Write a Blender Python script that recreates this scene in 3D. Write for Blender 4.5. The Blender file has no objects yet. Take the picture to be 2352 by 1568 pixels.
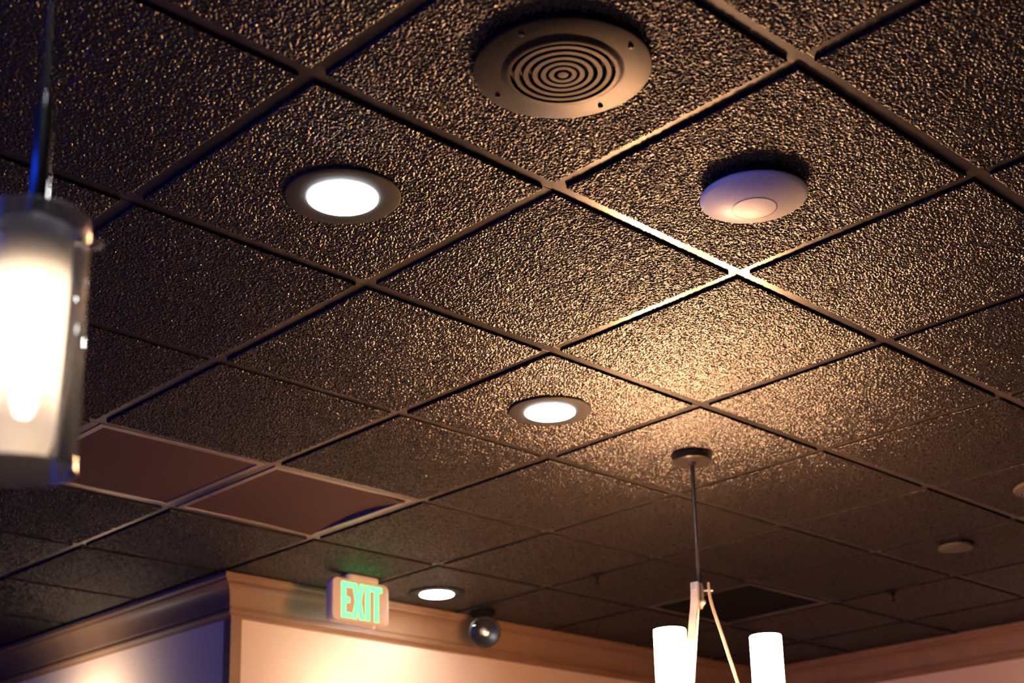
import bpy, bmesh, math, random
import numpy as np
from mathutils import Vector, Matrix

random.seed(7)
SC = bpy.context.scene
COL = SC.collection
PI = math.pi
T = 0.61            # ceiling module
H = 2.75            # grid plane height
FACE = H - 0.0075   # tile face height

# ------------------------------------------------------------------ camera
cam_d = bpy.data.cameras.new('camera')
cam = bpy.data.objects.new('camera', cam_d)
COL.objects.link(cam)
RT = (0.71628912, -0.69734602, -0.025267)
DN = (0.17713302, 0.21672951, -0.96002719)
FW = (0.67494725, 0.68318141, 0.278764)
CP = (-1.40648494, -1.91254857, 1.23453755)
cam.matrix_world = Matrix(((RT[0], -DN[0], -FW[0], CP[0]), (RT[1], -DN[1], -FW[1], CP[1]), (RT[2], -DN[2], -FW[2], CP[2]), (0, 0, 0, 1)))
cam_d.sensor_width = 36.0
cam_d.lens = 3481.0 / 2352 * 36
cam_d.shift_x = -14.9 / 2352
cam_d.shift_y = 411.0 / 2352
cam_d.clip_start = 0.05
cam_d.dof.use_dof = True
cam_d.dof.focus_distance = 3.45
cam_d.dof.aperture_fstop = 4.0
SC.camera = cam
cy_ = SC.cycles
cy_.use_light_tree = False; cy_.use_adaptive_sampling = True; cy_.adaptive_threshold = 0.03; cy_.adaptive_min_samples = 16
cy_.max_bounces = 6; cy_.diffuse_bounces = 3; cy_.glossy_bounces = 3; cy_.transmission_bounces = 4; cy_.transparent_max_bounces = 12

# ------------------------------------------------------------------ colour management, world
SC.view_settings.view_transform = 'Standard'
SC.view_settings.look = 'None'
SC.view_settings.exposure = 0.0
SC.view_settings.gamma = 1.0
SC.view_settings.use_curve_mapping = False
world = bpy.data.worlds.new('dusk')
SC.world = world
world.use_nodes = True
world.node_tree.nodes['Background'].inputs[0].default_value = (0.02, 0.05, 0.25, 1)
world.node_tree.nodes['Background'].inputs[1].default_value = 0.3

# dusk light entering by the window behind the camera
def area_light(name, loc, rot, sx, sy, color, energy):
    l = bpy.data.lights.new(name, 'AREA'); l.shape = 'RECTANGLE'; l.size = sx; l.size_y = sy
    l.color = color; l.energy = energy
    o = bpy.data.objects.new(name, l); COL.objects.link(o); o.location = loc; o.rotation_euler = rot
    return o
area_light('window_daylight', (-3.05, 1.8, 1.52), (0, -PI / 2, 0), 1.85, 4.2, (0.035, 0.075, 1.0), 95)

# ------------------------------------------------------------------ materials
def mat(name, base=(0.5, 0.5, 0.5), rough=0.5, metal=0.0, spec=0.5):
    m = bpy.data.materials.new(name); m.use_nodes = True
    b = m.node_tree.nodes['Principled BSDF']
    b.inputs['Base Color'].default_value = (*base, 1)
    b.inputs['Roughness'].default_value = rough
    b.inputs['Metallic'].default_value = metal
    b.inputs['Specular IOR Level'].default_value = spec
    return m
def noise_mix(m, c1, c2, scale, detail=4.0, bump=0.0, bscale=None, bdist=0.001, rough=None):
    nt = m.node_tree; N = nt.nodes; L = nt.links; b = N['Principled BSDF']
    tc = N.new('ShaderNodeTexCoord')
    n = N.new('ShaderNodeTexNoise'); n.inputs['Scale'].default_value = scale; n.inputs['Detail'].default_value = detail
    L.new(tc.outputs['Object'], n.inputs['Vector'])
    r = N.new('ShaderNodeValToRGB')
    r.color_ramp.elements[0].position = 0.35; r.color_ramp.elements[0].color = (*c1, 1)
    r.color_ramp.elements[1].position = 0.65; r.color_ramp.elements[1].color = (*c2, 1)
    L.new(n.outputs['Fac'], r.inputs['Fac']); L.new(r.outputs['Color'], b.inputs['Base Color'])
    if rough:
        mr = N.new('ShaderNodeMapRange'); mr.inputs['To Min'].default_value = rough[0]; mr.inputs['To Max'].default_value = rough[1]
        L.new(n.outputs['Fac'], mr.inputs['Value']); L.new(mr.outputs['Result'], b.inputs['Roughness'])
    if bump:
        n2 = N.new('ShaderNodeTexNoise'); n2.inputs['Scale'].default_value = bscale or scale; n2.inputs['Detail'].default_value = 3
        L.new(tc.outputs['Object'], n2.inputs['Vector'])
        bp = N.new('ShaderNodeBump'); bp.inputs['Strength'].default_value = bump; bp.inputs['Distance'].default_value = bdist
        L.new(n2.outputs['Fac'], bp.inputs['Height']); L.new(bp.outputs['Normal'], b.inputs['Normal'])
    return m
def emis(name, color, strength):
    m = bpy.data.materials.new(name); m.use_nodes = True
    nt = m.node_tree; nt.nodes.clear()
    e = nt.nodes.new('ShaderNodeEmission'); e.inputs[0].default_value = (*color, 1); e.inputs[1].default_value = strength
    o = nt.nodes.new('ShaderNodeOutputMaterial'); nt.links.new(e.outputs[0], o.inputs[0])
    return m
def thin_glass(name, tint=(1, 1, 1), rough=0.02, ior=1.5):
    m = bpy.data.materials.new(name); m.use_nodes = True
    nt = m.node_tree; nt.nodes.clear(); N = nt.nodes
    t = N.new('ShaderNodeBsdfTransparent'); t.inputs[0].default_value = (*tint, 1)
    g = N.new('ShaderNodeBsdfGlossy'); g.inputs['Roughness'].default_value = rough
    lw = N.new('ShaderNodeLayerWeight'); lw.inputs[0].default_value = 0.5
    pw = N.new('ShaderNodeMath'); pw.operation = 'POWER'; pw.inputs[1].default_value = 3.5; nt.links.new(lw.outputs['Facing'], pw.inputs[0])
    f = N.new('ShaderNodeMath'); f.operation = 'MULTIPLY_ADD'; f.inputs[1].default_value = 0.6; f.inputs[2].default_value = 0.035; nt.links.new(pw.outputs[0], f.inputs[0])
    x = N.new('ShaderNodeMixShader'); o = N.new('ShaderNodeOutputMaterial')
    nt.links.new(f.outputs[0], x.inputs[0]); nt.links.new(t.outputs[0], x.inputs[1]); nt.links.new(g.outputs[0], x.inputs[2])
    nt.links.new(x.outputs[0], o.inputs[0])
    return m
def frosted(name, color, transp, emit=0.0, ecol=(1, 1, 1)):
    """lit frosted glass: scatters the bulb's light, partly clear"""
    m = bpy.data.materials.new(name); m.use_nodes = True
    nt = m.node_tree; nt.nodes.clear(); N = nt.nodes
    t = N.new('ShaderNodeBsdfTransparent'); d = N.new('ShaderNodeBsdfTranslucent'); d.inputs[0].default_value = (*color, 1)
    x = N.new('ShaderNodeMixShader'); x.inputs[0].default_value = transp
    o = N.new('ShaderNodeOutputMaterial')
    nt.links.new(d.outputs[0], x.inputs[1]); nt.links.new(t.outputs[0], x.inputs[2])
    last = x
    if emit:
        e = N.new('ShaderNodeEmission'); e.inputs[0].default_value = (*ecol, 1); e.inputs[1].default_value = emit
        a = N.new('ShaderNodeAddShader'); nt.links.new(x.outputs[0], a.inputs[0]); nt.links.new(e.outputs[0], a.inputs[1]); last = a
    nt.links.new(last.outputs[0], o.inputs[0])
    return m

M = {}
M['tile'] = noise_mix(mat('black textured tile paint', spec=0.5), (0.0075, 0.0062, 0.0054), (0.0135, 0.0112, 0.0098), 60, bump=0.4, bscale=420, bdist=0.0012, rough=(0.23, 0.35))
M['grid'] = noise_mix(mat('black grid enamel', spec=0.5), (0.015, 0.013, 0.011), (0.022, 0.019, 0.0165), 90, bump=0.15, bscale=500, bdist=0.0006, rough=(0.26, 0.36))
M['tile_edge'] = mat('matte tile edge paint', (0.010, 0.009, 0.008), 0.85, 0.0, 0.15)
M['plenum'] = mat('black plenum', (0.012, 0.012, 0.012), 0.8)
M['trim_black'] = noise_mix(mat('dark bronze trim', spec=0.2), (0.010, 0.0095, 0.009), (0.014, 0.013, 0.0125), 40, rough=(0.6, 0.7))
M['plate'] = noise_mix(mat('brown painted cover', spec=0.3), (0.055, 0.045, 0.038), (0.065, 0.054, 0.046), 40, rough=(0.5, 0.6))
M['speaker'] = noise_mix(mat('bronze speaker metal', metal=0.65), (0.012, 0.0088, 0.0062), (0.016, 0.012, 0.0085), 50, bump=0.05, bscale=300, bdist=0.0004, rough=(0.4, 0.48))
M['slot'] = mat('speaker cloth', (0.016, 0.011, 0.008), 0.7)
M['black'] = mat('matte black', (0.004, 0.004, 0.004), 0.9, 0.0, 0.1)
M['screw'] = mat('dark screw steel', (0.06, 0.05, 0.045), 0.35, 0.9)
M['white_plastic'] = noise_mix(mat('white access point plastic'), (0.74, 0.73, 0.72), (0.78, 0.77, 0.76), 200, rough=(0.38, 0.42))
M['groove'] = mat('grey ring groove', (0.22, 0.22, 0.30), 0.4)
M['lens'] = emis('cool white diffuser', (0.95, 0.97, 1.0), 115.0)
M['nickel'] = noise_mix(mat('brushed nickel', metal=0.9), (0.33, 0.285, 0.245), (0.39, 0.34, 0.295), 30, rough=(0.32, 0.42))
M['dark_metal'] = noise_mix(mat('dark bronze rod', metal=0.5), (0.022, 0.018, 0.016), (0.030, 0.025, 0.022), 40, rough=(0.3, 0.4))
M['stem_metal'] = noise_mix(mat('satin gunmetal', metal=1.0), (0.30, 0.30, 0.32), (0.34, 0.34, 0.36), 30, rough=(0.13, 0.18))
M['gunmetal'] = noise_mix(mat('polished gunmetal', metal=1.0), (0.30, 0.30, 0.32), (0.36, 0.36, 0.38), 30, rough=(0.12, 0.2))
M['shade'] = frosted('lit opal glass', (0.95, 0.9, 0.82), 0.45, 104.0, (1.0, 0.525, 0.265))
M['bulb'] = emis('warm bulb', (1.0, 0.525, 0.265), 740.0)
M['socket'] = mat('ceramic socket', (0.7, 0.55, 0.5), 0.6)
M['pendant_bulb'] = emis('pendant bulb', (1.0, 0.74, 0.50), 26.0)
M['pendant_frost'] = frosted('frosted pendant tube', (1.0, 0.95, 0.9), 0.35)
def solid_glass(name):
    m = mat(name, (1, 1, 1), 0.03); b = m.node_tree.nodes['Principled BSDF']
    b.inputs['Transmission Weight'].default_value = 0.965; b.inputs['IOR'].default_value = 1.47
    return m
M['pendant_glass'] = solid_glass('thick clear pendant glass')
M['clear_glass'] = thin_glass('clear glass', (0.97, 0.97, 0.98))
M['wall'] = noise_mix(mat('cream wall paint', spec=0.3), (0.60, 0.43, 0.30), (0.64, 0.46, 0.325), 3, bump=0.08, bscale=160, bdist=0.001, rough=(0.6, 0.7))
M['crown'] = noise_mix(mat('tan semi gloss trim paint', spec=0.4), (0.19, 0.102, 0.052), (0.215, 0.118, 0.061), 8, rough=(0.42, 0.5))
M['wall_dark'] = noise_mix(mat('dark brown wall paint', spec=0.3), (0.085, 0.05, 0.035), (0.10, 0.06, 0.042), 3, rough=(0.6, 0.7))
M['floor'] = noise_mix(mat('brown floor boards'), (0.26, 0.20, 0.17), (0.36, 0.29, 0.25), 4, rough=(0.4, 0.5))
M['sign_body'] = noise_mix(mat('ivory sign plastic'), (0.62, 0.52, 0.41), (0.66, 0.56, 0.44), 60, rough=(0.4, 0.46))
M['green'] = emis('green lit letters', (0.16, 1.0, 0.29), 2.3)
M['status_led'] = emis('status light', (1.0, 0.88, 0.75), 1.1)
M['blue_glow'] = emis('blue diffuser', (0.01, 0.07, 1.0), 3.5)
M['red_led'] = emis('red led', (1.0, 0.25, 0.18), 4.0)
M['chrome'] = noise_mix(mat('lamp reflector chrome', metal=1.0), (0.75, 0.72, 0.74), (0.85, 0.82, 0.84), 60, bump=0.5, bscale=90, bdist=0.004, rough=(0.12, 0.22))
M['alu'] = noise_mix(mat('grey painted vent frame', metal=0.3), (0.12, 0.105, 0.095), (0.16, 0.14, 0.125), 40, rough=(0.32, 0.42))
M['window_frame'] = mat('dark window frame', (0.08, 0.06, 0.05), 0.5)

def perforated():
    m = mat('perforated maroon sheet', (0.16, 0.085, 0.07), 0.75, 0.0, 0.15)
    nt = m.node_tree; N = nt.nodes; L = nt.links; b = N['Principled BSDF']
    tc = N.new('ShaderNodeTexCoord'); sp = N.new('ShaderNodeSeparateXYZ'); L.new(tc.outputs['Object'], sp.inputs[0])
    def cell(out, off):
        a = N.new('ShaderNodeMath'); a.operation = 'MULTIPLY_ADD'; a.inputs[1].default_value = 1 / 0.0105; a.inputs[2].default_value = off; L.new(out, a.inputs[0])
        fr = N.new('ShaderNodeMath'); fr.operation = 'FRACT'; L.new(a.outputs[0], fr.inputs[0])
        s = N.new('ShaderNodeMath'); s.operation = 'SUBTRACT'; s.inputs[1].default_value = 0.5; L.new(fr.outputs[0], s.inputs[0])
        q = N.new('ShaderNodeMath'); q.operation = 'MULTIPLY'; L.new(s.outputs[0], q.inputs[0]); L.new(s.outputs[0], q.inputs[1])
        return q
    qx = cell(sp.outputs['X'], 0.0); qy = cell(sp.outputs['Y'], 0.0)
    ad = N.new('ShaderNodeMath'); ad.operation = 'ADD'; L.new(qx.outputs[0], ad.inputs[0]); L.new(qy.outputs[0], ad.inputs[1])
    lt = N.new('ShaderNodeMath'); lt.operation = 'LESS_THAN'; lt.inputs[1].default_value = 0.085; L.new(ad.outputs[0], lt.inputs[0])
    mx = N.new('ShaderNodeMix'); mx.data_type = 'RGBA'
    mx.inputs['A'].default_value = (0.058, 0.030, 0.028, 1); mx.inputs['B'].default_value = (0.008, 0.005, 0.005, 1)
    L.new(lt.outputs[0], mx.inputs['Factor']); L.new(mx.outputs['Result'], b.inputs['Base Color'])
    return m
M['perforated'] = perforated()

# ------------------------------------------------------------------ helpers
def link(name, me, m, parent=None, loc=(0, 0, 0), rot=(0, 0, 0)):
    o = bpy.data.objects.new(name, me); COL.objects.link(o)
    if m and not me.materials: me.materials.append(M[m])
    o.location = loc; o.rotation_euler = rot
    if parent: o.parent = parent
    return o
def tag(o, label=None, cat=None, group=None, kind=None):
    if label: o['label'] = label
    if cat: o['category'] = cat
    if group: o['group'] = group
    if kind: o['kind'] = kind
    return o
def thing(name, label, cat, loc, rz=0.0, group=None):
    o = bpy.data.objects.new(name, None); COL.objects.link(o); o.location = loc; o.rotation_euler = (0, 0, rz)
    o.empty_display_size = 0.05
    return tag(o, label, cat, group)
def to_mesh(bm, name, smooth=False, ang=None):
    bmesh.ops.recalc_face_normals(bm, faces=bm.faces[:])
    me = bpy.data.meshes.new(name); bm.to_mesh(me); bm.free()
    if smooth:
        me.shade_smooth()
        if ang is not None:
            try: me.set_sharp_from_angle(angle=ang)
            except Exception: pass
    return me
def add_box(bm, c, s, mtx=None, bevel=0.0):
    r = bmesh.ops.create_cube(bm, size=1.0)
    vs = r['verts']
    for v in vs:
        v.co = Vector((v.co.x * s[0] + c[0], v.co.y * s[1] + c[1], v.co.z * s[2] + c[2]))
    if bevel:
        es = list({e for v in vs for e in v.link_edges})
        rb = bmesh.ops.bevel(bm, geom=es, offset=bevel, segments=2, affect='EDGES', profile=0.6)
        vs = list({v for f in rb['faces'] for v in f.verts} | {v for v in vs if v.is_valid})
    if mtx:
        for v in vs: v.co = mtx @ v.co
    return vs
def box_mesh(name, c, s, bevel=0.0):
    bm = bmesh.new(); add_box(bm, c, s, None, bevel); return to_mesh(bm, name)
def lathe(name, prof, seg=48, closed=False, ang=0.6):
    """profile of (radius, z) turned about z; a radius of 0 makes a pole"""
    bm = bmesh.new(); rings = []
    for r, z in prof:
        if r < 1e-6: rings.append([bm.verts.new((0, 0, z))])
        else: rings.append([bm.verts.new((r * math.cos(2 * PI * k / seg), r * math.sin(2 * PI * k / seg), z)) for k in range(seg)])
    pairs = list(zip(rings, rings[1:]))
    if closed: pairs.append((rings[-1], rings[0]))
    for a, b in pairs:
        if len(a) == 1 and len(b) == 1: continue
        for k in range(seg):
            k2 = (k + 1) % seg
            if len(a) == 1: bm.faces.new((a[0], b[k], b[k2]))
            elif len(b) == 1: bm.faces.new((a[k], a[k2], b[0]))
            else: bm.faces.new((a[k], a[k2], b[k2], b[k]))
    return to_mesh(bm, name, True, ang)
def prism(name, pts, axis_len, bevel=0.0):
    """2-D outline in (x, z) extruded along y by axis_len (centred)"""
    bm = bmesh.new()
    a = [bm.verts.new((x, -axis_len / 2, z)) for x, z in pts]; b = [bm.verts.new((x, axis_len / 2, z)) for x, z in pts]
    bm.faces.new(a); bm.faces.new(b[::-1])
    for k in range(len(pts)):
        k2 = (k + 1) % len(pts); bm.faces.new((a[k], b[k], b[k2], a[k2]))
    return to_mesh(bm, name)
def sweep_bar(name, pts, w, t, side):
    """flat bar w x t swept through points; side = unit vector across its width"""
    bm = bmesh.new(); rings = []
    P = [Vector(p) for p in pts]; side = Vector(side)
    for k, p in enumerate(P):
        d = (P[min(k + 1, len(P) - 1)] - P[max(k - 1, 0)]).normalized()
        n = d.cross(side).normalized()
        rings.append([bm.verts.new(p + side * (sx * w / 2) + n * (sn * t / 2)) for sx, sn in ((-1, -1), (1, -1), (1, 1), (-1, 1))])
    for a, b in zip(rings, rings[1:]):
        for k in range(4): bm.faces.new((a[k], a[(k + 1) % 4], b[(k + 1) % 4], b[k]))
    bm.faces.new(rings[0]); bm.faces.new(rings[-1][::-1])
    bmesh.ops.recalc_face_normals(bm, faces=bm.faces[:])
    es = [e for e in bm.edges if e.calc_face_angle(0) > 1.0]
    bmesh.ops.bevel(bm, geom=es, offset=t * 0.18, segments=2, affect='EDGES')
    return to_mesh(bm, name, True, 0.7)
def tube_between(name, a, b, r, seg=16):
    a = Vector(a); b = Vector(b); d = b - a
    me = lathe(name, [(0, 0), (r, 0), (r, d.length), (0, d.length)], seg)
    me.transform(Matrix.Translation(a) @ d.to_track_quat('Z', 'Y').to_matrix().to_4x4())
    return me

# ------------------------------------------------------------------ room shell
XL, XR, YF, YB = 1.93, 5.42, 3.11, -5.0      # convex corner walls, right wall, rear wall
XW, YL = -2.75, 7.0                            # window wall, end wall left of the corner
TH = 0.12
def struct(name, me, m): return tag(link(name, me, m), kind='structure')
struct('floor', box_mesh('floor', ((XW + XR) / 2, (YB + YL) / 2, -0.05), (XR - XW + 0.5, YL - YB + 0.5, 0.1)), 'floor')
ceiling = struct('ceiling', box_mesh('ceiling', ((XW + XR) / 2, (YB + YL) / 2, H + 0.085), (XR - XW, YL - YB, 0.05)), 'plenum')
WH = H + 0.06
tag(struct('wall_left', box_mesh('wall_left', (XL + TH / 2, (YF + YL) / 2, WH / 2), (TH, YL - YF, WH)), 'wall'), 'cream wall left of the projecting corner, bluish in the shade')
tag(struct('wall_front', box_mesh('wall_front', ((XL + TH + XR) / 2, YF + TH / 2, WH / 2), (XR - XL - TH, TH, WH)), 'wall'), 'cream wall behind the exit sign, lit warm')
tag(struct('wall_right', box_mesh('wall_right', (XR + TH / 2, (YB + YF) / 2, WH / 2), (TH, YF - YB + TH * 2, WH)), 'wall'), 'cream wall at the right end of the room')
struct('wall_rear', box_mesh('wall_rear', ((XW + XR) / 2, YB - TH / 2, WH / 2), (XR - XW, TH, WH)), 'wall_dark')
struct('wall_end', box_mesh('wall_end', ((XW + XL) / 2, YL + TH / 2, WH / 2), (XL - XW, TH, WH)), 'wall_dark')
# wall with the window, behind the camera
wy0, wy1, wz0, wz1 = -0.3, 3.9, 0.6, 2.45
bm = bmesh.new()
xc = XW - TH / 2
add_box(bm, (xc, (YB + wy0) / 2, WH / 2), (TH, wy0 - YB, WH)); add_box(bm, (xc, (wy1 + YL) / 2, WH / 2), (TH, YL - wy1, WH))
add_box(bm, (xc, (wy0 + wy1) / 2, wz0 / 2), (TH, wy1 - wy0, wz0)); add_box(bm, (xc, (wy0 + wy1) / 2, (wz1 + WH) / 2), (TH, wy1 - wy0, WH - wz1))
struct('wall_window_side', to_mesh(bm, 'wall_window_side'), 'wall_dark')
bm = bmesh.new(); f = 0.05
add_box(bm, (xc, wy0 + f / 2, (wz0 + wz1) / 2), (0.07, f, wz1 - wz0)); add_box(bm, (xc, wy1 - f / 2, (wz0 + wz1) / 2), (0.07, f, wz1 - wz0))
add_box(bm, (xc, (wy0 + wy1) / 2, wz0 + f / 2), (0.07, wy1 - wy0 - 2 * f, f)); add_box(bm, (xc, (wy0 + wy1) / 2, wz1 - f / 2), (0.07, wy1 - wy0 - 2 * f, f))
for k in (1, 2): add_box(bm, (xc, wy0 + (wy1 - wy0) * k / 3, (wz0 + wz1) / 2), (0.06, 0.04, wz1 - wz0 - 2 * f))
win = struct('window_1', to_mesh(bm, 'window_1'), 'window_frame')
for k in range(3):
    y0 = wy0 + (wy1 - wy0) * k / 3; y1 = wy0 + (wy1 - wy0) * (k + 1) / 3
    link('pane', box_mesh('pane', (xc, (y0 + y1) / 2, (wz0 + wz1) / 2), (0.006, y1 - y0 - 0.06, wz1 - wz0 - 0.1)), 'clear_glass', win)

# crown moulding, mitred at the corners
ctop = FACE - 0.003
prof = [(0.0, 0.0), (0.092, 0.0), (0.092, -0.014), (0.086, -0.020), (0.080, -0.022), (0.079, -0.030)]
for k in range(9):
    a = k / 8 * PI / 2
    prof.append((0.074 - 0.046 * math.sin(a), -0.030 - 0.082 * (1 - math.cos(a))))
prof += [(0.028, -0.118), (0.021, -0.122), (0.021, -0.128), (0.030, -0.134), (0.030, -0.143), (0.022, -0.150), (0.012, -0.153), (0.010, -0.160), (0.0, -0.160)]
def crown(name, p0, p1, out, e0, e1):
    """p0->p1 along the wall line, out = unit vector into the room, e0/e1 = how far the ends run on per unit of projection"""
    p0 = Vector(p0); p1 = Vector(p1); out = Vector(out); d = (p1 - p0).normalized()
    bm = bmesh.new()
    A = [bm.verts.new(p0 + out * o - d * (e0 * o) + Vector((0, 0, ctop + z))) for o, z in prof]
    B = [bm.verts.new(p1 + out * o + d * (e1 * o) + Vector((0, 0, ctop + z))) for o, z in prof]
    n = len(prof)
    for k in range(n): bm.faces.new((A[k], A[(k + 1) % n], B[(k + 1) % n], B[k]))
    bm.faces.new(A); bm.faces.new(B[::-1])
    return struct(name, to_mesh(bm, name, True, 0.5), 'crown')
crown('trim_1', (XL, YF, 0), (XL, YL, 0), (-1, 0, 0), 1, 0)
crown('trim_2', (XL, YF, 0), (XR, YF, 0), (0, -1, 0), 1, -1)
crown('trim_3', (XR, YF, 0), (XR, YB, 0), (-1, 0, 0), -1, 0)
bm = bmesh.new()
zt = ctop - 0.161
add_box(bm, (XL + 0.0225, YF - 0.003, zt / 2), (0.045, 0.006, zt)); add_box(bm, (XL - 0.003, YF + 0.0195, zt / 2), (0.006, 0.051, zt))
struct('trim_4', to_mesh(bm, 'trim_4'), 'crown')

# ------------------------------------------------------------------ ceiling tiles
def height_field(n, L, seed):
    rng = np.random.default_rng(seed)
    k = np.fft.fftfreq(n, L / n); KX, KY = np.meshgrid(k, k); K = np.hypot(KX, KY)
    def band(wl, width):
        g = np.fft.ifft2(np.fft.fft2(rng.normal(size=(n, n))) * np.exp(-((np.log(K + 1e-9) - np.log(1 / wl)) / width) ** 2)).real
        return g / g.std()
    a = band(0.0125, 0.45); b = band(0.0068, 0.40); d = band(0.0040, 0.35); c = band(0.035, 0.6)
    h = np.tanh(1.1 * a) * 0.75 * (1 + 0.25 * c) + 0.50 * b + 0.24 * d + 0.22 * c
    h = np.where(h > 0, h * 0.75, h * 1.15)
    return h
NT = 400
FW_T = T - 0.034       # tile face width
def tile_mesh(seed, n=NT, amp=0.00145):
    h = height_field(n, FW_T, seed) * amp
    edge = np.minimum.outer(np.minimum(np.arange(n), n - 1 - np.arange(n)), np.full(n, n))
    e = np.minimum(np.minimum(np.arange(n), n - 1 - np.arange(n))[:, None], np.minimum(np.arange(n), n - 1 - np.arange(n))[None, :])
    h = h - 0.0012 * np.exp(-e / 1.8)                       # rounded, slightly broken edges
    g = (np.arange(n) / (n - 1) - 0.5) * FW_T
    X, Y = np.meshgrid(g, g)
    rng = np.random.default_rng(seed + 99)
    jit = np.exp(-e / 2.0) * 0.0004
    X = X + rng.normal(size=X.shape) * jit; Y = Y + rng.normal(size=Y.shape) * jit
    top = np.stack([X.ravel(), Y.ravel(), -h.ravel()], 1)    # proud lumps hang down
    idx = np.arange(n * n).reshape(n, n)
    per = np.concatenate([idx[0, :-1], idx[:-1, -1], idx[-1, :0:-1], idx[:0:-1, 0]])
    back = top[per].copy(); back[:, 2] = 0.018
    V = np.concatenate([top, back])
    q = np.stack([idx[:-1, :-1], idx[1:, :-1], idx[1:, 1:], idx[:-1, 1:]], -1).reshape(-1, 4)
    m = len(per); o = n * n + np.arange(m); o2 = n * n + (np.arange(m) + 1) % m; p2 = np.roll(per, -1)
    s = np.stack([per, p2, o2, o], 1)
    Q = np.concatenate([q, s]).astype(np.int32)
    me = bpy.data.meshes.new('ceiling_tile')
    me.vertices.add(len(V)); me.vertices.foreach_set('co', V.astype(np.float32).ravel())
    me.loops.add(Q.size); me.loops.foreach_set('vertex_index', Q.ravel())
    me.polygons.add(len(Q)); me.polygons.foreach_set('loop_start', np.arange(0, Q.size, 4, dtype=np.int32))
    me.polygons.foreach_set('use_smooth', np.ones(len(Q), dtype=bool))
    sm = np.ones(len(Q), dtype=bool); sm[len(q):] = False
    me.polygons.foreach_set('use_smooth', sm)
    mi = np.zeros(len(Q), dtype=np.int32); mi[len(q):] = 1
    me.materials.append(M['tile']); me.materials.append(M['tile_edge'])
    me.polygons.foreach_set('material_index', mi)
    me.update(calc_edges=True); me.validate()
    return me
tiles = [tile_mesh(s) for s in (11, 23)]
skip = {(1, 3), (2, 3), (6, 3)}
cells = [(i, j) for i in range(-4, 9) for j in range(-4, 5)] + [(i, j) for i in range(-4, 3) for j in range(5, 10)]
k = 0
for (i, j) in cells:
    if (i, j) in skip: continue
    o = link('ceiling_tile', tiles[random.randrange(2)], None, ceiling)
    x0, x1 = i * T, (i + 1) * T
    q = random.randrange(4)
    sx = 1.0
    if x1 > XR: x1 = XR + 0.008; sx = (x1 - x0 - 0.034) / FW_T; q = random.choice((0, 2))
    o.location = ((x0 + x1) / 2, (j + 0.5) * T, FACE + random.uniform(-0.0008, 0.0008))
    o.rotation_euler = (random.uniform(-0.0012, 0.0012), random.uniform(-0.0012, 0.0012), q * PI / 2)
    o.scale = (sx, 1, 1)
# suspension grid: continuous main runners along x, cross tees between them
BW = 0.0338
def run_mesh(name, length, along_x):
    return box_mesh(name, (0, 0, 0.0015), (length, BW, 0.003) if along_x else (BW, length, 0.003), 0.0006)
tee = run_mesh('cross_tee', T - BW, False)
long_m, short_m = {}, {}
for j in range(-4, 11):
    x0, x1 = -4 * T, (XR if j <= 4 else 3 * T - 0.0)
    if j == 5: x1 = XR
    link('main_runner', run_mesh('main_runner', x1 - x0, True), 'grid', ceiling, ((x0 + x1) / 2, j * T, H + random.uniform(-0.0004, 0.0004)))
for i in range(-4, 9):
    for j in range(-4, 10):
        if j >= 5 and i > 2: continue
        link('cross_tee', tee, 'grid', ceiling, (i * T, (j + 0.5) * T, H + random.uniform(-0.001, 0.0008)))

# ------------------------------------------------------------------ downlights
trim_me = lathe('trim_ring', [(0.072, 0.001), (0.072, -0.0045), (0.080, -0.0055), (0.108, -0.0045), (0.1165, -0.003), (0.119, -0.0005), (0.119, 0.004), (0.072, 0.004)], 72, closed=True)
lens_me = lathe('diffuser', [(0.0718, 0.002), (0.0718, -0.0065)] + [(0.0718 * math.cos(a), -0.0065 - 0.006 * math.sin(a)) for a in [PI / 2 * t / 7 for t in range(1, 8)]][:-1] + [(0, -0.0125)], 72)
def downlight(i, j, label, dx=0.0, dy=0.0):
    t = thing('recessed_downlight', label, 'ceiling light', ((i + 0.5) * T + dx, (j + 0.5) * T + dy, FACE - 0.0035), 0, 'recessed downlights')
    link('trim_ring', trim_me, 'trim_black', t); link('diffuser', lens_me, 'lens', t)
downlight(0, 0, 'largest glowing round downlight with dark trim ring, left of the round speaker')
downlight(2, 1, 'round glowing downlight in the middle of the ceiling, left of the chandelier canopy')
downlight(4, 4, 'small far downlight above the crown moulding, right of the exit sign', -0.005, 0.045)
downlight(-2, -2, 'added round downlight in the ceiling, unseen behind the viewer')  # this and the next two are unseen, added to light the floor for bounce
downlight(3, -3, 'added round downlight in the ceiling, unseen right of the viewer')
downlight(-2, 3, 'added round downlight in the ceiling, unseen left of the hanging glass pendant')

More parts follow.
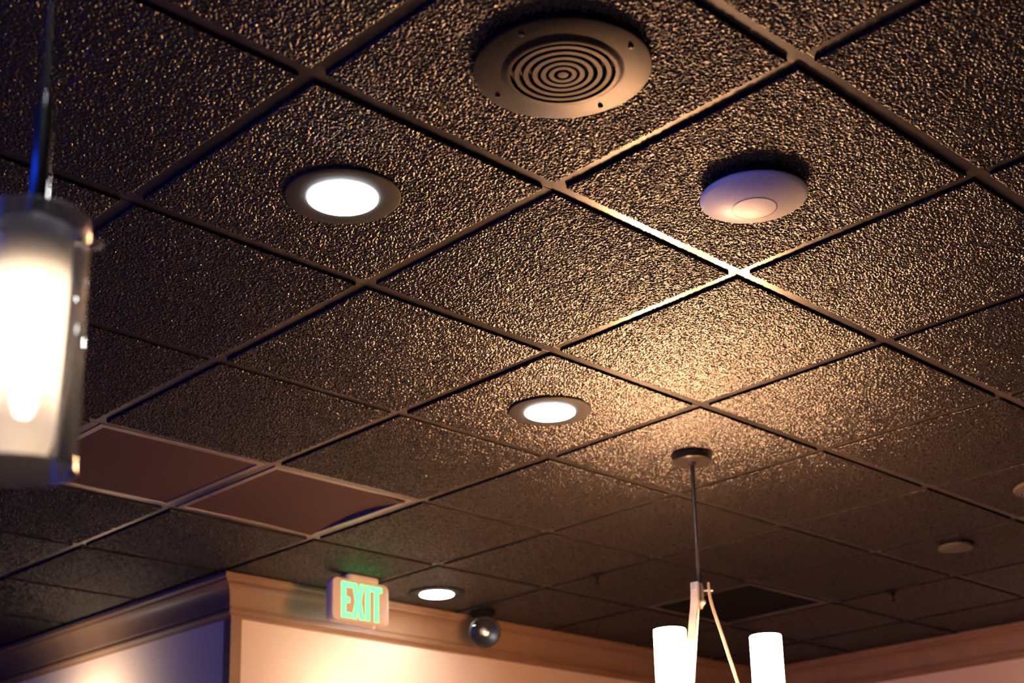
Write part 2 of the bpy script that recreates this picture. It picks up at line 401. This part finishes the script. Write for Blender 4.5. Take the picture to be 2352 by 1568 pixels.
# ------------------------------------------------------------------ ceiling speaker
sp = thing('ceiling_speaker', 'round bronze ceiling speaker with concentric ring grille and four screws', 'speaker', (0.303, -0.322, FACE - 0.002))
link('flange', lathe('flange', [(0.088, 0.0), (0.150, 0.0), (0.1575, -0.006), (0.1570, -0.0105), (0.154, -0.012), (0.110, -0.0125), (0.106, -0.0135), (0.1015, -0.0165), (0.097, -0.0175), (0.0925, -0.0175), (0.0925, -0.004)], 96, closed=True), 'speaker', sp)
link('backing', lathe('backing', [(0, -0.009), (0.0924, -0.009), (0.0924, -0.006), (0, -0.006)], 64), 'slot', sp)
radii = [0.0895, 0.0735, 0.0575, 0.0425, 0.0285, 0.0150]
for k, r in enumerate(radii):
    w = 0.0122; r0 = r - 0.0028 - w + 0.0012; r1 = r - 0.0028; z = -0.0175 - 0.002 * (1 - r / 0.09)
    if k == len(radii) - 1: pr = [(0, -0.012), (0.0100, -0.012), (0.0112, z + 0.002), (0.0092, z), (0, z - 0.0005)]
    else: pr = None
    if pr: me = lathe('grille_ring', pr, 32)
    else: me = lathe('grille_ring', [(r0, -0.012), (r0, z + 0.0015), (r0 + 0.0015, z), (r1 - 0.0015, z), (r1, z + 0.0015), (r1, -0.012)], 72, closed=True)
    link('grille_ring', me, 'speaker', sp)
for k in range(2):
    link('grille_rib', box_mesh('grille_rib', (0, 0, -0.0105), (0.183, 0.006, 0.003)), 'black', sp, rot=(0, 0, 0.3 + k * PI / 2))
screw_me = lathe('screw', [(0, -0.0035), (0.003, -0.0032), (0.0048, -0.001), (0.0048, 0.002), (0, 0.002)], 16)
for k in range(4):
    a = math.radians(193.5 + 90 * k)
    link('screw', screw_me, 'screw', sp, (0.1355 * math.cos(a), 0.1355 * math.sin(a), -0.0125))

# ------------------------------------------------------------------ wireless access point
ap = thing('wireless_access_point', 'white domed disc access point with a ring mark on the ceiling', 'access point', (0.918, -0.270, FACE - 0.001))
link('mount_plate', lathe('mount_plate', [(0, 0.0), (0.080, 0.0), (0.086, -0.006), (0.094, -0.013), (0, -0.013)], 64), 'white_plastic', ap)
dome = [(0.0, -0.0125), (0.100, -0.0125), (0.1085, -0.0145), (0.1100, -0.0175), (0.1092, -0.0205)]
for q in range(1, 9):
    r = 0.1092 - (0.1092 - 0.0468) * q / 8; dome.append((r, -0.0205 - 0.0265 * (1 - (r / 0.1092) ** 2.1)))
zg = dome[-1][1]
dome += [(0.0462, zg + 0.0006), (0.0448, zg + 0.0006), (0.0442, zg - 0.0007), (0.03, zg - 0.0022), (0.015, zg - 0.0030), (0, zg - 0.0032)]
ds = link('dome', lathe('dome', dome, 96, ang=0.9), 'white_plastic', ap)
link('ring_groove', lathe('ring_groove', [(0.0470, zg + 0.0003), (0.0470, zg - 0.0002), (0.0440, zg - 0.00095), (0.0440, zg + 0.0003)], 96, closed=True), 'groove', ds)
link('status_mark', box_mesh('status_mark', (0, 0, zg - 0.0034), (0.010, 0.0025, 0.0008)), 'status_led', ds, rot=(0, 0, -PI / 4))

# ------------------------------------------------------------------ air grilles
def grille(i, j, label, bow, name='return_air_grille'):
    g = thing(name, label, 'air vent', ((i + 0.5) * T, (j + 0.5) * T, H - 0.0005))
    hw = T / 2 - 0.0172; fw = 0.020
    for k in range(4):
        L = 2 * hw if k % 2 == 0 else 2 * hw - 2 * fw
        # an angle frame: a flat lip and an upright inner leaf
        bm = bmesh.new()
        add_box(bm, (0, -hw + fw / 2, 0.001), (L, fw, 0.007), None, 0.0012)
        add_box(bm, (0, -hw + fw - 0.001, 0.009), (2 * hw - 2 * fw, 0.0016, 0.014))
        link('frame_rail', to_mesh(bm, 'frame_rail'), 'alu', g, rot=(0, 0, k * PI / 2))
    n = 24; w = hw - fw - 0.003
    bm = bmesh.new(); vs = []
    for a in range(n + 1):
        for b in range(n + 1):
            u = a / n * 2 - 1; v = b / n * 2 - 1
            z = 0.002 if not bow else 0.003 + 0.013 * max(0.0, (u + 0.2) / 1.2) ** 2 * (1 - v * v) - 0.010 * max(0.0, u) * v * v
            vs.append(bm.verts.new((u * w, v * w, z)))
    for a in range(n):
        for b in range(n): bm.faces.new((vs[a * (n + 1) + b], vs[(a + 1) * (n + 1) + b], vs[(a + 1) * (n + 1) + b + 1], vs[a * (n + 1) + b + 1]))
    bmesh.ops.recalc_face_normals(bm, faces=bm.faces[:])
    bmesh.ops.solidify(bm, geom=bm.faces[:], thickness=0.0015)
    link('perforated_panel', to_mesh(bm, 'perforated_panel', True, 0.6), 'perforated', g)
grille(1, 3, 'flat maroon perforated ceiling grille, the one partly behind the glass pendant', False)
grille(2, 3, 'sagging maroon perforated ceiling grille with a bowed edge, nearer the exit sign', True)
g = thing('open_vent', 'plain black square ceiling vent behind the chandelier arms', 'air vent', (6.5 * T, 3.5 * T, H - 0.0005))
hw = T / 2 - 0.0172
for k in range(4):
    L = 2 * hw if k % 2 == 0 else 2 * hw - 0.04
    link('frame_rail', box_mesh('frame_rail', (0, -hw + 0.010, -0.0015), (L, 0.020, 0.009), 0.001), 'grid', g, rot=(0, 0, k * PI / 2))
link('panel', box_mesh('panel', (0, 0, 0.005), (2 * hw - 0.03, 2 * hw - 0.03, 0.004)), 'black', g)

# ------------------------------------------------------------------ chandelier
cx, cy = 3.512 * T, 1.480 * T
ch = thing('chandelier', 'three-armed brushed nickel chandelier with glowing glass cylinder shades', 'chandelier', (cx, cy, FACE - 0.002))
Z0 = FACE - 0.002
def dz(drop): return H - drop - Z0
link('canopy', lathe('canopy', [(0, 0.0), (0.060, 0.0), (0.062, -0.004), (0.062, -0.024), (0.058, -0.028), (0.014, -0.029), (0.012, -0.036), (0, -0.036)], 48), 'dark_metal', ch)
link('stem', lathe('stem', [(0, -0.03), (0.0062, -0.03), (0.0062, dz(0.44)), (0, dz(0.44))], 20), 'dark_metal', ch)
link('hub', lathe('hub', [(0, dz(0.425)), (0.009, dz(0.425)), (0.012, dz(0.435)), (0.012, dz(0.475)), (0.017, dz(0.480)), (0.017, dz(0.488)), (0.009, dz(0.497)), (0.006, dz(0.505)), (0, dz(0.507))], 24), 'nickel', ch)
rh = Vector((RT[0], RT[1], 0)).normalized(); fh = Vector((-rh.y, rh.x, 0))
RL = 0.1876
ztops = {0: 0.598, 1: 0.598, 2: 0.598}
for k, ang in enumerate((-127.4, -7.4, 112.6)):
    a = math.radians(ang); rad = rh * math.cos(a) + fh * math.sin(a); tan = Vector((-rad.y, rad.x, 0))
    rd = [(0.028, 0.425), (0.0285, 0.45), (0.031, 0.475), (0.037, 0.505), (0.060, 0.59), (0.0925, 0.72), (0.128, 0.86), (0.155, 0.96), (0.170, 1.01), (0.182, 1.035), (0.196, 1.045), (0.206, 1.04)]
    arm = link('arm', sweep_bar('arm', [rad * r + Vector((0, 0, dz(d))) for r, d in rd], 0.027, 0.0085, tan), 'nickel', ch)
    s = tube_between('arm_screw', rad * 0.010 + Vector((0, 0, dz(0.448))), rad * 0.040 + Vector((0, 0, dz(0.448))), 0.0035, 10)
    link('arm_screw', s, 'nickel', arm)
    c = rad * RL
    top, bot = 0.598, 0.815
    cup = link('lamp_cup', lathe('lamp_cup', [(0, dz(bot - 0.012)), (0.046, dz(bot - 0.012)), (0.0505, dz(bot)), (0.048, dz(bot + 0.012)), (0.02, dz(bot + 0.03)), (0.008, dz(bot + 0.04)), (0.008, dz(1.042)), (0, dz(1.042))], 32), 'nickel', ch, c)
    link('socket', lathe('socket', [(0, dz(bot - 0.013)), (0.019, dz(bot - 0.013)), (0.019, dz(0.735)), (0, dz(0.735))], 24), 'socket', cup)
    link('shade', lathe('shade', [(0.0465, dz(bot - 0.0125)), (0.0475, dz(bot - 0.02)), (0.0475, dz(top + 0.002)), (0.0465, dz(top)), (0.0445, dz(top + 0.002)), (0.0445, dz(bot - 0.0125))], 48), 'shade', ch, c)
    b = [(0, dz(0.734)), (0.012, dz(0.732)), (0.014, dz(0.715))] + [(0.029 * math.sin(t), dz(0.665) - 0.033 * math.cos(t)) for t in [PI * q / 10 for q in range(2, 10)]] + [(0, dz(0.632))]
    link('bulb', lathe('bulb', b, 24), 'bulb', ch, c)

# ------------------------------------------------------------------ hanging glass pendant
px, py = -0.789, -0.621
pd = thing('glass_pendant', 'hanging clear glass cylinder pendant lamp with glowing frosted inner tube', 'pendant lamp', (px, py, FACE - 0.002))
def pz(z): return z - (FACE - 0.002)
link('canopy', lathe('canopy', [(0, 0), (0.06, 0), (0.06, -0.02), (0.055, -0.025), (0, -0.026)], 40), 'gunmetal', pd)
link('cord', lathe('cord', [(0, -0.025), (0.0042, -0.025), (0.0042, pz(2.088)), (0, pz(2.088))], 16), 'dark_metal', pd)
link('stem', lathe('stem', [(0, pz(2.092)), (0.0055, pz(2.092)), (0.0075, pz(2.080)), (0.0095, pz(2.072)), (0.0095, pz(1.945)), (0, pz(1.945))], 32), 'stem_metal', pd)
link('socket_cap', lathe('socket_cap', [(0, pz(1.947)), (0.014, pz(1.947)), (0.027, pz(1.938)), (0.0300, pz(1.930)), (0.0300, pz(1.900)), (0.022, pz(1.886)), (0, pz(1.884))], 40), 'dark_metal', pd)
ro, ri = 0.0527, 0.0475
link('outer_glass', lathe('outer_glass', [(ro, pz(1.690)), (ro, pz(1.948)), (ro - 0.0015, pz(1.950)), (ri + 0.001, pz(1.950)), (ri, pz(1.948)), (ri, pz(1.692)), (ri + 0.001, pz(1.690)), (ro - 0.001, pz(1.6885))], 72, closed=True), 'pendant_glass', pd)
link('frosted_tube', lathe('frosted_tube', [(0.0355, pz(1.936)), (0.0355, pz(1.738)), (0.031, pz(1.730)), (0.0, pz(1.728))], 56), 'pendant_frost', pd)
link('bulb', lathe('bulb', [(0, pz(1.884)), (0.011, pz(1.884)), (0.014, pz(1.872)), (0.0145, pz(1.775)), (0.011, pz(1.762)), (0, pz(1.757))], 32), 'pendant_bulb', pd)
for k in range(3):
    a = math.atan2(rh.y, rh.x) + k * 2 * PI / 3
    d = Vector((math.cos(a), math.sin(a), 0)); zz = pz(1.921)
    s = link('set_screw', tube_between('set_screw', d * 0.031 + Vector((0, 0, zz)), d * 0.058 + Vector((0, 0, zz)), 0.0022, 12), 'gunmetal', pd)
    link('knob', tube_between('knob', d * 0.055 + Vector((0, 0, zz)), d * 0.0655 + Vector((0, 0, zz)), 0.0048, 20), 'gunmetal', s)

# ------------------------------------------------------------------ blue light bar, added out of view so the pendant stem reflects blue
lb = thing('added_blue_light_bar', 'long added blue light bar on the ceiling, unseen left of the viewer', 'light bar', (-1.83, 1.3, FACE - 0.002))
link('housing', box_mesh('housing', (0, 0, -0.012), (0.13, 4.6, 0.024), 0.004), 'dark_metal', lb)
link('diffuser', box_mesh('diffuser', (0, 0, -0.034), (0.115, 4.56, 0.020), 0.006), 'blue_glow', lb)

# ------------------------------------------------------------------ exit sign
ex = thing('exit_sign', 'ivory hanging exit sign with green lit letters', 'exit sign', (2.311, 2.785, FACE - 0.002))
def ez(z): return z - (FACE - 0.002)
def rounded_plate(name, w, h, t, r, b, horizontal=False, seg=7):
    """rounded rectangle w x h, thickness t along y (or z when horizontal), eased edges"""
    def loop(off):
        rr = max(r - off, 0.001); pts = []
        for cxs, czs, a0 in ((1, 1, 0), (-1, 1, PI / 2), (-1, -1, PI), (1, -1, 1.5 * PI)):
            for q in range(seg + 1):
                a = a0 + q / seg * PI / 2
                pts.append((cxs * (w / 2 - r) + rr * math.cos(a), czs * (h / 2 - r) + rr * math.sin(a)))
        return pts
    bm = bmesh.new(); rings = []
    for off, y in ((b, -t / 2), (b * 0.3, -t / 2 + b * 0.3), (0, -t / 2 + b), (0, t / 2 - b), (b * 0.3, t / 2 - b * 0.3), (b, t / 2)):
        rings.append([bm.verts.new((x, z, y) if horizontal else (x, y, z)) for x, z in loop(off)])
    n = len(rings[0])
    for p, q in zip(rings, rings[1:]):
        for k in range(n): bm.faces.new((p[k], p[(k + 1) % n], q[(k + 1) % n], q[k]))
    bm.faces.new(rings[0]); bm.faces.new(rings[-1][::-1])
    return to_mesh(bm, name, True, 0.6)
body = link('housing', rounded_plate('housing', 0.286, 0.176, 0.046, 0.024, 0.005), 'sign_body', ex, (0, 0, ez(2.634)))
link('canopy', rounded_plate('canopy', 0.160, 0.072, 0.0195, 0.024, 0.003, True), 'sign_body', ex, (0.01, 0, ez(2.7305)))
def letter_pts(ch, w, h, s):
    if ch == 'E': return [[(0, 0), (w, 0), (w, s), (s, s), (s, h / 2 - s / 2), (w * .88, h / 2 - s / 2), (w * .88, h / 2 + s / 2), (s, h / 2 + s / 2), (s, h - s), (w, h - s), (w, h), (0, h)]]
    if ch == 'X': return [[(0, 0), (s * 1.05, 0), (w / 2, h / 2 - s * .95), (w - s * 1.05, 0), (w, 0), (w / 2 + s * .62, h / 2), (w, h), (w - s * 1.05, h), (w / 2, h / 2 + s * .95), (s * 1.05, h), (0, h), (w / 2 - s * .62, h / 2)]]
    if ch == 'I': return [[(0, 0), (s, 0), (s, h), (0, h)]]
    if ch == 'T': return [[(w / 2 - s / 2, 0), (w / 2 + s / 2, 0), (w / 2 + s / 2, h - s), (w, h - s), (w, h), (0, h), (0, h - s), (w / 2 - s / 2, h - s)]]
hl, st = 0.146, 0.0215
lay = [('E', -0.1005, 0.048), ('X', -0.0465, 0.061), ('I', 0.0220, st), ('T', 0.0495, 0.057)]
for front in (True, False):
    for chh, x0, w in lay:
        me = prism('letter', [(x - w / 2, z) for x, z in letter_pts(chh, w, hl, st)[0]], 0.003)
        xx = (x0 + w / 2) * (1 if front else -1)
        o = link('letter', me, 'green', body, (xx, -0.0238 if front else 0.0238, -hl / 2), (0, 0, 0 if front else PI))
link('indicator', lathe('indicator', [(0, -0.003), (0.0035, -0.0025), (0.0045, 0), (0, 0.001)], 14), 'red_led', body, (0.085, 0.0, -0.0882))

# ------------------------------------------------------------------ emergency lamp head
em = thing('emergency_lamp', 'round chrome emergency lamp head hanging by the crown moulding', 'emergency light', (3.135, 2.925, FACE - 0.002))
link('mount', lathe('mount', [(0, 0), (0.055, 0), (0.055, -0.012), (0.045, -0.022), (0.015, -0.030), (0.012, -0.045), (0, -0.046)], 36), 'black', em)
hp = Vector((3.105, 2.885, 2.637)) - Vector((3.135, 2.925, FACE - 0.002))
aim = (Vector(CP) + Vector((0.6, -0.6, 0)) - Vector((3.105, 2.885, 2.637))).normalized()
def aimed(me): me.transform(Matrix.Scale(1.14, 4)); me.transform(aim.to_track_quat('Z', 'Y').to_matrix().to_4x4()); return me
head = link('lamp_head', aimed(lathe('lamp_head', [(0, -0.062), (0.022, -0.062), (0.040, -0.046), (0.056, -0.012), (0.061, 0.0), (0.061, 0.010), (0.056, 0.012), (0.056, 0.002), (0, -0.045)], 48)), 'dark_metal', em, hp)
link('reflector', aimed(lathe('reflector', [(0.0555, 0.004), (0.050, -0.008), (0.038, -0.022), (0.020, -0.032), (0.0, -0.035)], 40)), 'chrome', head)
link('lens', aimed(lathe('lens', [(0.0558, 0.005), (0.045, 0.011), (0.025, 0.0145), (0, 0.0155)], 40)), 'clear_glass', head)
link('bulb', aimed(lathe('bulb', [(0, -0.034), (0.007, -0.034), (0.009, -0.020), (0.007, -0.010), (0, -0.006)], 16)), 'socket', head)
link('neck', tube_between('neck', (0, 0, -0.04), hp + aim * -0.045, 0.010, 16), 'black', em)

# ------------------------------------------------------------------ small ceiling fixtures
cv = thing('round_cover_plate', 'flat round screwed cover plate at the right edge of the ceiling', 'cover plate', (3.352, 0.325, FACE - 0.002))
link('plate', lathe('plate', [(0, 0), (0.120, 0), (0.122, -0.004), (0.116, -0.011), (0, -0.0125)], 56), 'plate', cv)
for k in range(4):
    a = math.radians(100 + 90 * k); link('screw', screw_me, 'screw', cv, (0.1 * math.cos(a), 0.1 * math.sin(a), -0.0118))
sd = thing('smoke_detector', 'small round dark detector disc left of the round cover plate', 'detector', (3.782, 0.936, FACE - 0.002))
link('base', lathe('base', [(0, 0), (0.068, 0), (0.068, -0.010), (0, -0.010)], 44), 'black', sd)
link('cover', lathe('cover', [(0, -0.0101), (0.066, -0.0101), (0.0665, -0.018), (0.062, -0.022), (0.03, -0.0235), (0, -0.024)], 44), 'plate', sd)
def sprinkler(x, y, label):
    s = thing('fire_sprinkler', label, 'sprinkler', (x, y, H - 0.0005), 0.5, 'fire sprinklers')
    link('escutcheon', lathe('escutcheon', [(0, 0), (0.030, 0), (0.028, -0.006), (0.012, -0.010), (0, -0.010)], 28), 'black', s)
    link('body', lathe('body', [(0, -0.009), (0.009, -0.009), (0.009, -0.022), (0.006, -0.026), (0, -0.026)], 16), 'black', s)
    bm = bmesh.new()
    for q in (-1, 1): add_box(bm, (q * 0.008, 0, -0.034), (0.003, 0.004, 0.022))
    link('yoke', to_mesh(bm, 'yoke'), 'black', s)
    link('deflector', lathe('deflector', [(0, -0.0445), (0.013, -0.0445), (0.013, -0.0465), (0, -0.0465)], 20), 'black', s)
sprinkler(3.045, 2.145, 'small black fire sprinkler between the exit sign and the chandelier')
sprinkler(4.30, 1.545, 'small black fire sprinkler right of the black square vent')

# ------------------------------------------------------------------ wall washers below the frame
def washer(p, nrm, power, label, color=(1.0, 0.86, 0.72)):
    """gallery lamp: back plate, curved arm and a hooded head turned to the wall"""
    n = Vector(nrm)
    t = thing('gallery_lamp', label, 'wall lamp', p, math.atan2(n.y, n.x), 'gallery lamps on the walls')
    link('back_plate', box_mesh('back_plate', (0.006, 0, 0), (0.012, 0.09, 0.14), 0.003), 'nickel', t)
    pts = [(0.012, 0, 0.0), (0.10, 0, 0.0), (0.20, 0, 0.02), (0.27, 0, 0.06), (0.30, 0, 0.11)]
    link('arm', sweep_bar('arm', pts, 0.014, 0.014, (0, 1, 0)), 'nickel', t)
    me = lathe('hood', [(0.012, -0.085), (0.03, -0.080), (0.040, -0.06), (0.048, 0.0), (0.0465, 0.0), (0.038, -0.058), (0.028, -0.076), (0, -0.080), (0, -0.086)], 36)
    me.transform(Matrix.Translation((0.30, 0, 0.145)) @ Vector((-1, 0, 0.12)).to_track_quat('Z', 'Y').to_matrix().to_4x4())
    h = link('hood', me, 'nickel', t)
    l = bpy.data.lights.new('gallery_light', 'SPOT'); l.energy = power; l.color = color; l.shadow_soft_size = 0.03; l.spot_size = math.radians(165); l.spot_blend = 1.0
    lo = bpy.data.objects.new('gallery_light', l); COL.objects.link(lo); lo.parent = t; lo.location = (0.295, 0, 0.146)
    lo.rotation_euler = Vector((-1, 0, 0.12)).to_track_quat('-Z', 'Y').to_euler()
washer((2.50, YF, 2.05), (0, -1, 0), 10.5, 'hooded gallery lamp on the wall under the exit sign')
washer((XL, 4.15, 2.10), (-1, 0, 0), 24, 'hooded gallery lamp on the wall left of the corner')
washer((XR, 1.15, 2.05), (-1, 0, 0), 4, 'hooded gallery lamp on the right wall')
